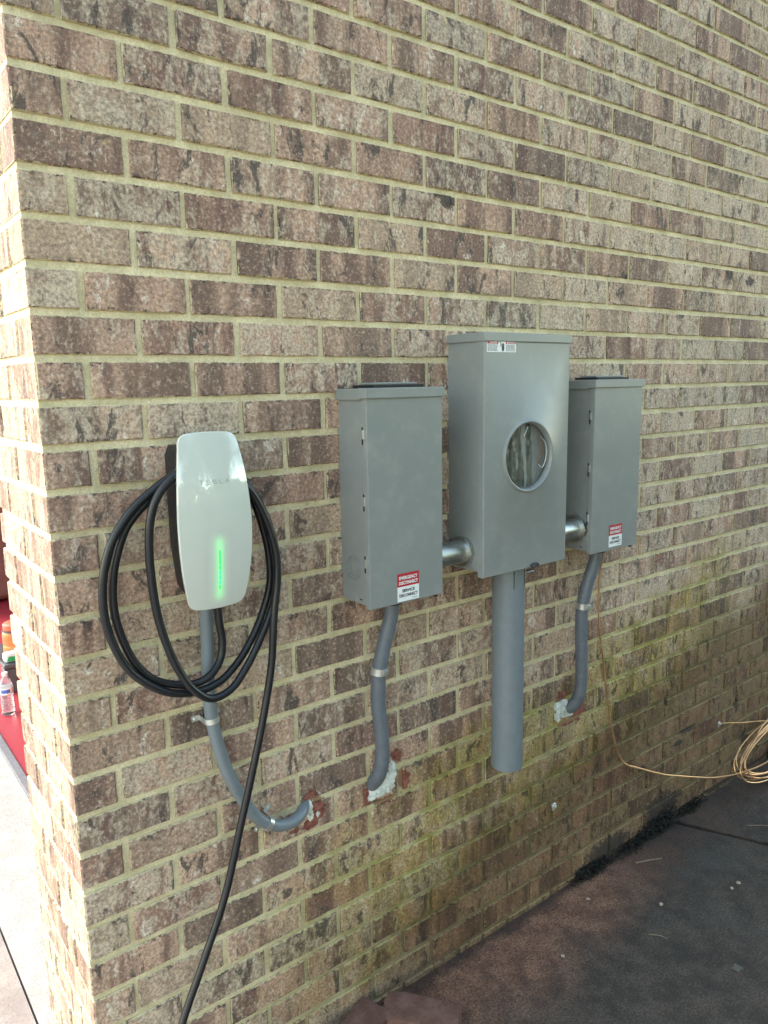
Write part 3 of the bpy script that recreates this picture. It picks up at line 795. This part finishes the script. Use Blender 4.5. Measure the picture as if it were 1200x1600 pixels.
# wordmark: flat strokes following the plate
bm = bmesh.new()
def stroke(x0, z0, x1, z1, wd):
    n = max(2, int(abs(x1-x0)/.003)+1); d = Vector((x1-x0, z1-z0)); d.normalize(); nn = Vector((-d.y, d.x))*wd/2
    prevp = None
    for k in range(n+1):
        t_ = k/n; x = x0+(x1-x0)*t_; z = z0+(z1-z0)*t_
        a = bm.verts.new(plate_pt(x+nn.x, z+nn.y, .0005)); b = bm.verts.new(plate_pt(x-nn.x, z-nn.y, .0005))
        if prevp: bm.faces.new((prevp[0], a, b, prevp[1]))
        prevp = (a, b)
zc, hh, w0 = 1.4555, .0035, .0012
for i, ch_ in enumerate('TESLA'):
    cx_ = -.0265+i*.0132; q = .0034; lt, ml, lb = zc+hh, zc, zc-hh
    if ch_ == 'T': stroke(cx_-q, lt, cx_+q, lt, w0); stroke(cx_, lt-.0014, cx_, lb, w0)
    if ch_ == 'E':
        for z_ in (lt, ml, lb): stroke(cx_-q, z_, cx_+q, z_, w0)
    if ch_ == 'S':
        for z_ in (lt, ml, lb): stroke(cx_-q, z_, cx_+q, z_, w0)
        stroke(cx_-q, lt, cx_-q, ml, w0); stroke(cx_+q, ml, cx_+q, lb, w0)
    if ch_ == 'L': stroke(cx_-q, lt, cx_-q, lb, w0); stroke(cx_-q, lb, cx_+q, lb, w0)
    if ch_ == 'A': stroke(cx_-q, lt, cx_+q, lt, w0); stroke(cx_-q, ml+.0006, cx_-q, lb, w0); stroke(cx_+q, ml+.0006, cx_+q, lb, w0); stroke(cx_-q, ml+.0006, cx_+q, ml+.0006, w0)
obj('wordmark', bm, M['wordgrey'], fp)
# light bar with a painted halo: emission strip fading away from the LEDs
def halo_mat():
    t = NT('painted_halo'); uv = t.n('ShaderNodeUVMap').outputs[0]; U, V, _ = t.sep(uv)
    a = t.math('ABSOLUTE', t.math('SUBTRACT', U, .5)); 
    zz = t.math('ABSOLUTE', t.math('SUBTRACT', V, .5))
    dz = t.math('MAXIMUM', t.math('SUBTRACT', zz, .34), 0)
    d = t.math('SQRT', t.math('ADD', t.math('MULTIPLY', t.math('MULTIPLY', a, 1.0), a), t.math('MULTIPLY', t.math('MULTIPLY', dz, 2.4), t.math('MULTIPLY', dz, 2.4))))
    g_ = t.math('POWER', 2.718, t.math('MULTIPLY', t.math('MULTIPLY', d, d), -24.0))
    e = t.math('MULTIPLY', g_, .07)
    return t.set(color=(.59, .62, .565), rough=.10, Coat_Weight=1.0, Coat_Roughness=.015, Coat_IOR=1.85, Emission_Color=(.02, 1.0, .12), Emission_Strength=e)
bm = bmesh.new(); uvl = bm.loops.layers.uv.new('UVMap'); gg = []
lx, lw, lz0, lz1 = 0.0, .026, 1.214, 1.360
for j in range(29):
    z = lz0+(lz1-lz0)*j/28; row = []
    for i in range(13):
        x = lx-lw+2*lw*i/12; row.append((bm.verts.new(plate_pt(x, z, .0004)), i/12, j/28))
    gg.append(row)
for j in range(28):
    for i in range(12):
        q = [gg[j][i], gg[j][i+1], gg[j+1][i+1], gg[j+1][i]]; f = bm.faces.new([a[0] for a in q])
        for l, a in zip(f.loops, q): l[uvl].uv = (a[1], a[2])
lb = obj('light_halo', bm, halo_mat(), fp, True)
M['led'] = simple('green_led', (.02, .5, .08), .3, Emission_Color=(.02, 1, .14), Emission_Strength=.16)
M['led2'] = simple('cyan_led', (.02, .5, .2), .3, Emission_Color=(.02, 1, .26), Emission_Strength=.24)
zs = [1.2450, 1.2545, 1.2645, 1.2745, 1.2850, 1.2950, 1.3250]
for k in range(len(zs)-1):
    bm = bmesh.new(); n = 4; prevp = None
    za, zb_ = zs[k]+.0012, zs[k+1]-.0004
    for i in range(n+1):
        z = za+(zb_-za)*i/n; wd = .0016
        a = bm.verts.new(plate_pt(lx-wd, z, .0011)); b = bm.verts.new(plate_pt(lx+wd, z, .0011))
        if prevp: bm.faces.new((prevp[0], prevp[1], b, a))
        prevp = (a, b)
    obj('light_bar', bm, M['led2'] if k in (1, 2, 3) else M['led'], fp)
# body behind the plate, narrower, tapering to the bottom
bm = bmesh.new(); sec = []
def body_half(z): return .052 if z > 1.34 else .052-.012*((1.34-z)/.12)**1.4
for (y, shrink) in ((.004, .003), (-.004, 0), (-.070, 0), (-.085, .004)):
    row = []
    zz = [1.225+(1.522-1.225)*k/16 for k in range(17)]
    for z in zz: row.append(bm.verts.new((body_half(z)-shrink-(.008 if z in (zz[0], zz[-1]) else 0), y, z-oz)))
    for z in zz[::-1]: row.append(bm.verts.new((-body_half(z)+shrink+(.008 if z in (zz[0], zz[-1]) else 0), y, z-oz)))
    sec.append(row)
for a, b in zip(sec, sec[1:]):
    n = len(a)
    for i in range(n): bm.faces.new((a[i], a[(i+1) % n], b[(i+1) % n], b[i]))
bm.faces.new(sec[0]); bm.faces.new(sec[-1][::-1])
obj('body', bm, M['blackplastic'], ch, True)
bm = bmesh.new(); cyl(bm, (.018, -.057, -.185), (.018, -.057, -.150), .0125, 18, bev=.002); obj('cable_gland', bm, M['rubber'], ch, True)
obj('rating_label', box((-.0528, -.062, -.055), (-.0523, -.050, -.035)), M['white'], ch)
# charging cable: four loops over the charger's neck then down to the path
D = [(.304, -.057, 1.225), (.303, -.057, 1.195), (.305, -.057, 1.160), (.309, -.057, 1.121), (.301, -.060, 1.086), (.276, -.066, 1.061), (.246, -.062, 1.050), (.205, -.056, 1.056)]
Bl = [(.164, -.050, 1.076), (.133, -.047, 1.115), (.114, -.045, 1.164), (.103, -.044, 1.216), (.103, -.044, 1.270), (.113, -.045, 1.323), (.136, -.046, 1.378), (.175, -.048, 1.420), (.224, -.050, 1.460)]
T1 = [(.250, -.052, 1.482), (.286, -.052, 1.492), (.330, -.052, 1.478)]
Br = [(.372, -.050, 1.445), (.394, -.048, 1.413), (.415, -.046, 1.356), (.430, -.045, 1.288), (.431, -.045, 1.224), (.413, -.046, 1.168), (.382, -.050, 1.114), (.340, -.056, 1.067), (.293, -.064, 1.040), (.243, -.066, 1.034)]
Al = [(.192, -.064, 1.045), (.153, -.060, 1.070), (.119, -.056, 1.106), (.096, -.054, 1.154), (.083, -.052, 1.207), (.081, -.052, 1.256), (.087, -.053, 1.303), (.105, -.056, 1.358), (.144, -.060, 1.412), (.193, -.064, 1.451), (.223, -.066, 1.470)]
T2 = [(.250, -.069, 1.490), (.286, -.070, 1.500), (.330, -.069, 1.486)]
Ar = [(.366, -.067, 1.452), (.391, -.066, 1.417), (.421, -.064, 1.357), (.437, -.064, 1.290), (.438, -.064, 1.227), (.421, -.066, 1.170), (.390, -.070, 1.115), (.351, -.076, 1.062), (.310, -.081, 1.025), (.268, -.082, 1.018), (.233, -.082, 1.045)]
Cl = [(.205, -.080, 1.092), (.185, -.078, 1.149), (.172, -.076, 1.209), (.166, -.076, 1.267), (.164, -.077, 1.330), (.169, -.078, 1.387), (.181, -.081, 1.427), (.202, -.085, 1.457)]
T3 = [(.232, -.087, 1.478), (.286, -.090, 1.490), (.330, -.089, 1.472)]
Er = [(.356, -.087, 1.445), (.380, -.085, 1.418), (.411, -.083, 1.355), (.427, -.084, 1.287), (.424, -.086, 1.225), (.415, -.088, 1.175), (.409, -.090, 1.130), (.401, -.090, 1.057), (.377, -.090, .950), (.347, -.091, .845), (.311, -.092, .728), (.266, -.094, .586), (.209, -.098, .466), (.150, -.105, .350), (.095, -.13, .22), (.06, -.19, .10), (.05, -.30, .025), (.03, -.55, .009), (-.05, -.95, .009), (-.35, -1.3, .001)]
bm = bmesh.new(); tube(bm, spline(D+Bl+T1+Br+Al+T2+Ar+Cl+T3+Er, 8), .0080, 16)
cab = obj('charging_cable', bm, M['rubber'], None, True)
tag(cab, 'black charging cable looped round the white charger, tail hanging to the floor', 'cable')

# ------------------------------------------------------------------ bare copper wire and its coil
cw = thing('copper_wire', 'bare copper ground wire from the right disconnect box to a coil by the wall foot', 'wire', (1.6, -.02, 1.0))
o1 = Vector((1.6, -.02, 1.0))
mp = [(1.575, -.045, 1.145), (1.583, -.040, 1.10), (1.596, -.022, 1.045), (1.600, -.018, .93), (1.616, -.016, .83), (1.640, -.014, .74), (1.668, -.012, .62), (1.697, -.011, .505), (1.735, -.011, .405), (1.770, -.011, .350), (1.80, -.012, .327), (1.85, -.013, .302), (2.02, -.016, .218), (2.13, -.02, .175), (2.243, -.022, .132), (2.33, -.04, .108), (2.42, -.075, .105), (2.52, -.12, .125), (2.64, -.15, .155)]
bm = bmesh.new(); tube(bm, [p-o1 for p in spline(mp, 8)], .0031, 10); obj('strand', bm, M['copper'], cw, True)
bm = bmesh.new(); rc_ = random.Random(2); cpts = []
nl = 8
c0 = Vector((2.80, -.085, .128)); ux = Vector((1, .0, .015)).normalized(); uy = Vector((.02, .38, .92)).normalized()
for k in range(nl*16+1):
    a = 2*math.pi*k/16+2.6; j = k/16
    R1 = .345+.028*math.sin(j*2.1)+.012*math.sin(j*5.3+1); R2 = .100+.014*math.sin(j*1.7+.5)
    cpts.append(c0+ux*math.cos(a)*R1+uy*math.sin(a)*R2+Vector((.012*math.sin(j*3.3), .016*math.sin(j*2.7+a*.5), .008*math.cos(j*4.1))))
for p in cpts: p.z = max(p.z, .006); p.y = min(p.y, -.008)
tube(bm, [p-o1 for p in spline(cpts, 3)], .0024, 8)
tail = [(2.415, .004, .290), (2.47, -.012, .281), (2.56, -.020, .258), (2.68, -.03, .232), (2.85, -.05, .190)]
tube(bm, [p-o1 for p in spline(tail, 6)], .0024, 8)
obj('coil', bm, M['copper'], cw, True)

# wall anchors
def anchor(loc, label, r=.010):
    bm = bmesh.new(); cyl(bm, (0, .004, 0), (0, -.004, 0), r, 16, bev=.0015); cyl(bm, (0, -.004, 0), (0, -.010, 0), r*.55, 6, bev=.001)
    m = bmesh.new(); bmesh.ops.create_icosphere(m, subdivisions=2, radius=r*.9)
    for v in m.verts: v.co = v.co*(1+.3*noise.noise(v.co*200)); v.co.y *= .35; v.co.z -= r*.9
    merge(bm, m)
    o = obj('wall_anchor', bm, M['zinc'], None, True); o.location = loc
    return tag(o, label, 'wall anchor', 'screw anchors left in the brick wall')
anchor((1.427, 0, .312), 'metal screw anchor in the stained brick below the wide grey pipe', .010)
anchor((2.415, 0, .290), 'small metal screw anchor at the loose copper wire end', .009)

# ------------------------------------------------------------------ on the path: loose bricks, stones, litter
def rough_brick(name, size, loc, rz, label, seed, rx=0.0):
    bm = box(tuple(-s/2 for s in size), tuple(s/2 for s in size), .003, 2)
    bmesh.ops.subdivide_edges(bm, edges=[e for e in bm.edges if e.calc_length() > .03], cuts=4, use_grid_fill=True)
    for v in bm.verts: v.co += v.normal*.0 + Vector([noise.noise(v.co*38+Vector((seed, k*7, 1)))*.0035 for k in range(3)])
    t = NT('old_brick_%d' % seed); P = t.pos(); n = t.noise(P, 22, 5, .7); f = t.noise(P, 190, 4, .75)
    c = t.mix(t.ramp(n, .35, .65), (.125, .058, .040), (.20, .105, .075)); c = t.mix(t.ramp(f, .62, .74, 0, .6), c, (.35, .30, .26)); c = t.mix(t.ramp(f, .25, .45, .6, 0), c, (.04, .025, .02))
    o = obj(name, bm, t.set(color=c, rough=.9, normal=t.bump(t.math('ADD', n, f), .8, .003)), None, True)
    o.location = loc; o.rotation_euler = (rx, 0, rz); return tag(o, label, 'brick', 'old bricks lying at the wall foot')
rough_brick('loose_brick', (.195, .092, .057), (.765, -.130, .0275), math.radians(-52), 'loose dusty red brick lying on the path at the wall foot', 4)
rough_brick('loose_brick', (.19, .09, .057), (.600, -.075, .0275), math.radians(20), 'second red brick nearly out of view, nearest the bottom edge by the wall', 6)
M['stone'] = simple('pale_stone', (.42, .34, .26), .85, 0, 120, .002)
M['litter'] = simple('litter_scrap', (.12, .115, .10), .7, 0, 50, .001)
M['twig'] = simple('dry_twig', (.28, .22, .15), .85, 0, 90)
def px_ground(px, py, z=0.0):
    d = Vector(RT)*((px-600)/1191)+Vector(DN)*((py-800)/1191)+Vector(FW); return CAM+d*((z-CAM.z)/d.z)
stones = [((1.944, -.345), .0065, 'pale pebble on the dark path, upper of the pair by the right edge'), ((1.902, -.345), .0048, 'small pebble just below its larger neighbour near the right edge'),
          ((1.655, -.247), .0066, 'tan pebble alone in the middle of the dark slab'), ((1.497, -.087), .0068, 'pale pebble on the red soil strip near the wall foot'),
          ((1.243, -.196), .0054, 'small pale pebble on red dirt, lowest of the pebbles')]
for (xy, r, lab) in stones:
    bm = bmesh.new(); bmesh.ops.create_icosphere(bm, subdivisions=2, radius=r)
    for v in bm.verts: v.co *= 1+.55*noise.noise(v.co*140+Vector((xy[0]*20, 0, 0))); v.co.z *= .6
    o = obj('pebble', bm, M['stone'], None, False); o.location = (xy[0], xy[1], r*.45); o.rotation_euler = (0, 0, xy[0]*9)
    tag(o, lab, 'pebble', 'pebbles scattered on the path')
bm = bmesh.new(); slab(bm, [(-.012, -.010), (.010, -.013), (.014, .002), (.006, .012), (-.004, .008), (-.013, .012)], 0, .0022)
for v in bm.verts: v.co.z += .004*noise.noise(v.co*90)
o = obj('paper_scrap', bm, M['litter']); o.location = (1.585, -.530, .002); tag(o, 'torn grey scrap lying on the dark slab at lower right', 'scrap')
def twig(a, b, lab, r=.0016, bend=.006):
    a = Vector(a); b = Vector(b); m = (a+b)/2+Vector((bend, -bend, .003)); c = (a+b)/2
    bm = bmesh.new(); tube(bm, [p-c for p in spline([a, m, b], 6)], lambda i, n: r*(1-.5*i/n), 7)
    o = obj('twig', bm, M['twig'], None, True); o.location = c; tag(o, lab, 'twig', 'twigs on the path')
twig((1.775, -.075, .004), (1.865, -.115, .003), 'pale forked twig lying near the black stain at the wall foot', .0024)
twig((1.790-.28, -.300, .003), (1.535, -.345, .003), 'short dry straw on the dark slab below the pebble', .0012)
twig((2.28, -.20, .004), (2.36, -.28, .004), 'curved pale straw on the path beneath the copper coil', .0012, .012)
# grit, leaf crumbs and black moss tufts that nobody could count
def scatter(name, n, fn, mat, lo, hi, flat=.5, seed=1):
    rs = random.Random(seed); V, F = [], []
    for _ in range(n):
        p = fn(rs); r = rs.uniform(lo, hi)**1.0; b0 = len(V)
        for k in range(4):
            V.append((p[0]+rs.uniform(-r, r), p[1]+rs.uniform(-r, r), p[2]+rs.uniform(0, r*flat*2)))
        F += [(b0, b0+1, b0+2), (b0, b0+1, b0+3), (b0+1, b0+2, b0+3), (b0, b0+2, b0+3)]
    me = bpy.data.meshes.new(name); me.from_pydata(V, [], F); o = link_mesh(name, me, mat); o['kind'] = 'stuff'; return o
o = scatter('grit', 2600, lambda r: (r.uniform(.6, 3.2), -abs(r.gauss(0, .45))-.005, .001), simple('grit_stone', (.20, .17, .14), .9, 0, 300), .0008, .0026, seed=2)
tag(o, 'fine pale grit and crumbs scattered over the path', 'grit')
o = scatter('dark_debris', 3400, lambda r: (r.uniform(.7, 3.2), -abs(r.gauss(0, .16))-.002, .001), simple('dark_leaf_crumb', (.022, .016, .012), .9, 0, 300), .001, .0032, .4, seed=3)
tag(o, 'dark leaf crumbs gathered along the foot of the wall', 'debris')
def mossp(r):
    c = r.choice([(1.98, .085, .020), (1.98, .085, .020), (2.05, .04, .03), (1.62, .07, .012), (1.62, .07, .012), (2.22, .08, .012), (2.95, .10, .05), (1.85, .1, .01)])
    return (r.gauss(c[0], c[1]*.6), -abs(r.gauss(0, .014))-.002, abs(r.gauss(0, c[2])))
o = scatter('black_moss', 3000, mossp, simple('black_moss', (.013, .013, .010), .95, 0, 300), .003, .009, .8, seed=5)
tag(o, 'black moss and rotted leaves clumped where the wall meets the path', 'moss')

# ------------------------------------------------------------------ things inside the garage
M['toolred'] = simple('tool_red', (.50, .02, .045), .35, 0, 20)
M['rim'] = simple('grey_trim', (.10, .10, .11), .4)
M['orange'] = simple('orange_plastic', (.75, .22, .07), .35, 0, 25)
M['clear'] = simple('clear_plastic', (.85, .90, .95), .08, 0, Transmission_Weight=.85, IOR=1.33)
M['blue'] = simple('blue_label', (.10, .16, .50), .4); M['green'] = simple('green_print', (.03, .42, .14), .4)
M['cap'] = simple('white_cap', (.85, .86, .88), .4)
bt = thing('water_bottle', 'clear plastic water bottle standing on the red garage floor', 'bottle', (.373, 2.657, 0))
bm = bmesh.new(); prof = [(.026, 0), (.031, .006), (.031, .018)]
for k in range(7): prof += [(.0290, .024+k*.012), (.0315, .030+k*.012)]
prof += [(.0315, .118), (.0315, .146), (.030, .158), (.022, .182), (.013, .196), (.012, .205)]
lathe(bm, prof, (0, 0, 0), 28); obj('bottle_body', bm, M['clear'], bt, True)
bm = bmesh.new(); ring(bm, (0, 0, .112), (0, 0, 1), .0325, .0312, .034, 28); lb_ = obj('label', bm, M['cap'], bt, True)
bm = bmesh.new()
for k in range(9):
    a = math.radians(-150+k*9); a2 = math.radians(-150+(k+1)*9)
    vs = [bm.verts.new((math.cos(q)*.0328, math.sin(q)*.0328, z)) for q, z in ((a, .118+.002*(k % 3)), (a2, .118+.002*((k+1) % 3)), (a2, .139), (a, .139))]; bm.faces.new(vs)
obj('label_print', bm, M['blue'], lb_)
bm = bmesh.new(); cyl(bm, (0, 0, .2045), (0, 0, .221), .0145, 20, bev=.0015); obj('cap', bm, M['cap'], bt, True)
tb = thing('tool_chest', 'red tool chest with dark rim behind the water bottle', 'tool chest', (.70, 3.15, 0))
obj('chest_body', box((-.27, -.20, .004), (.27, .20, .135), .008), M['toolred'], tb)
obj('rim', box((-.278, -.208, .1355), (.278, .208, .160), .005), M['rim'], tb)
obj('corner_guard', box((-.279, -.209, .002), (-.215, -.13, .132), .004), M['rim'], tb)
bm = bmesh.new(); tube(bm, spline([(-.285, -.12, .172), (-.292, -.10, .182), (-.292, .10, .182), (-.285, .12, .172)], 5), .007, 10); obj('handle', bm, M['galv'], tb, True)
jr = thing('orange_jar', 'orange ribbed jar with a wide lid on the tool chest', 'jar', (.535, 3.12, .161))
bm = bmesh.new(); lathe(bm, [(.070, 0), (.075, .01), (.075, .05), (.072, .058), (.075, .066), (.075, .12), (.070, .135), (.060, .142)], (0, 0, 0), 32); obj('jar_body', bm, M['orange'], jr, True)
bm = bmesh.new(); lathe(bm, [(.064, .1425), (.068, .146), (.068, .175), (.060, .181)], (0, 0, 0), 32); obj('lid', bm, simple('lid_orange', (.70, .16, .09), .4, 0, 40), jr, True)
bm = bmesh.new(); ring(bm, (0, 0, .136), (0, 0, 1), .073, .066, .007, 32); obj('band', bm, M['rim'], jr, True)
pk = thing('white_packet', 'white packet with green print in front of the orange jar', 'packet', (.475, 3.00, .162))
bm = box((-.04, -.03, 0), (.04, .03, .05), .014, 3)
for v in bm.verts: v.co += Vector([noise.noise(v.co*40+Vector((k, 0, 3)))*.006 for k in range(3)])
obj('wrapper', bm, M['cap'], pk, True)
bm = bmesh.new(); prism(bm, [(-.03, .008), (.012, .006), (.02, .03), (-.02, .036)], -.0325, -.0315); obj('print', bm, M['green'], pk)
cb = thing('cabinet', 'dark red storage cabinet against the far garage wall', 'cabinet', (1.2, 5.2, 0))
obj('cabinet_body', box((-.9, -.25, .02), (.9, .25, 1.5), .01), simple('cabinet_red', (.20, .05, .045), .5, 0, 10), cb)
for x in (-.45, .45): obj('door', box((x-.435, -.272, .05), (x+.435, -.252, 1.47), .006), M['plaster'], cb)

# ------------------------------------------------------------------ yard behind the photographer: trees that the wall and gloss reflect
def leaf_mat():
    t = NT('leaves'); oi = t.n('ShaderNodeNewGeometry').outputs['Random Per Island']
    c = t.mix(oi, (.050, .085, .018), (.130, .165, .035))
    return t.set(color=c, rough=.6, Transmission_Weight=0.0, Subsurface_Weight=0.0)
M['leaf'] = leaf_mat(); M['bark'] = simple('bark', (.10, .075, .05), .9, 0, 30, .01)
def crown_mesh(seed, R1, Hc, n):
    rs = random.Random(seed); V, F = [], []
    cl = [(Vector((rs.uniform(-1, 1), rs.uniform(-1, 1), rs.uniform(-1, 1))), rs.uniform(.25, .5)) for _ in range(26)]
    for _ in range(n):
        c, r = rs.choice(cl); p = c+Vector((rs.gauss(0, r*.6), rs.gauss(0, r*.6), rs.gauss(0, r*.6)))
        p = Vector((p.x*R1, p.y*R1, p.z*Hc)); s = rs.uniform(.05, .12)
        a = Vector((rs.gauss(0, 1), rs.gauss(0, 1), rs.gauss(0, 1))).normalized(); b = a.orthogonal().normalized()
        k = len(V); V += [tuple(p-a*s), tuple(p+b*s*.5), tuple(p+a*s), tuple(p-b*s*.5)]; F.append((k, k+1, k+2, k+3))
    me = bpy.data.meshes.new('crown'); me.from_pydata(V, [], F); return me
crown = crown_mesh(1, 2.2, 2.3, 15000)
def trunk_bm():
    bm = bmesh.new(); tube(bm, spline([(0, 0, -.1), (.05, .03, 1.2), (-.04, .05, 2.6), (.06, 0, 4.2), (.0, .05, 5.6)], 5), lambda i, n: .17*(1-.75*i/n), 12)
    for k in range(7):
        a = k*2.4; z = 2.2+k*.45; tube(bm, spline([(0, 0, z), (math.cos(a)*.7, math.sin(a)*.7, z+.6), (math.cos(a)*1.4, math.sin(a)*1.4, z+1.3)], 4), lambda i, n: .055*(1-.7*i/n), 7)
    return bm
tt = bpy.data.meshes.new('trunk'); b_ = trunk_bm(); b_.to_mesh(tt); b_.free()
for i, (x, y, s, lab) in enumerate([(2.2, -9.0, 1.0, 'leafy green tree in the yard opposite the brick wall, middle one'), (5.6, -7.6, 1.0, 'leafy green tree in the yard farthest to the right'), (-3.6, -8.8, 1.15, 'leafy green tree in the yard beside the driveway')]):
    t = thing('yard_tree', lab, 'tree', (x, y, 0), 'trees in the yard facing the wall'); t.scale = (s, s, s); t.rotation_euler = (0, 0, i*1.9)
    o = link_mesh('trunk', tt, M['bark'], t); o = link_mesh('crown', crown, M['leaf'], t); o.location = (0, 0, 4.1)

rs = random.Random(21); V, F = [], []  # unseen hedge, added to keep horizon light off the lower wall
for _ in range(26000):
    x = rs.uniform(-.5, 10); hh_ = 2.0+.25*noise.noise(Vector((x*.8, 0, 0)))
    z = hh_*rs.random()**.8; y = -4.7+rs.gauss(0, .28)*(1-.25*z/hh_); sN = rs.uniform(.03, .07)
    a = Vector((rs.gauss(0, 1), rs.gauss(0, 1), rs.gauss(0, 1))).normalized(); b = a.orthogonal().normalized(); p = Vector((x, y, z-.03)); k = len(V)
    V += [tuple(p-a*sN), tuple(p+b*sN*.55), tuple(p+a*sN), tuple(p-b*sN*.55)]; F.append((k, k+1, k+2, k+3))
me = bpy.data.meshes.new('foliage'); me.from_pydata(V, [], F)
hg = thing('shade_hedge', 'dense green hedge added out of view to darken the lower wall and path', 'hedge', (4.75, -4.7, 0))
o = link_mesh('foliage', me, M['leaf'], hg); o.location = (-4.75, 4.7, 0); o['kind'] = 'stuff'

S.render.film_transparent = False
try:
    S.cycles.max_bounces = 8; S.cycles.use_denoising = True
except Exception: pass
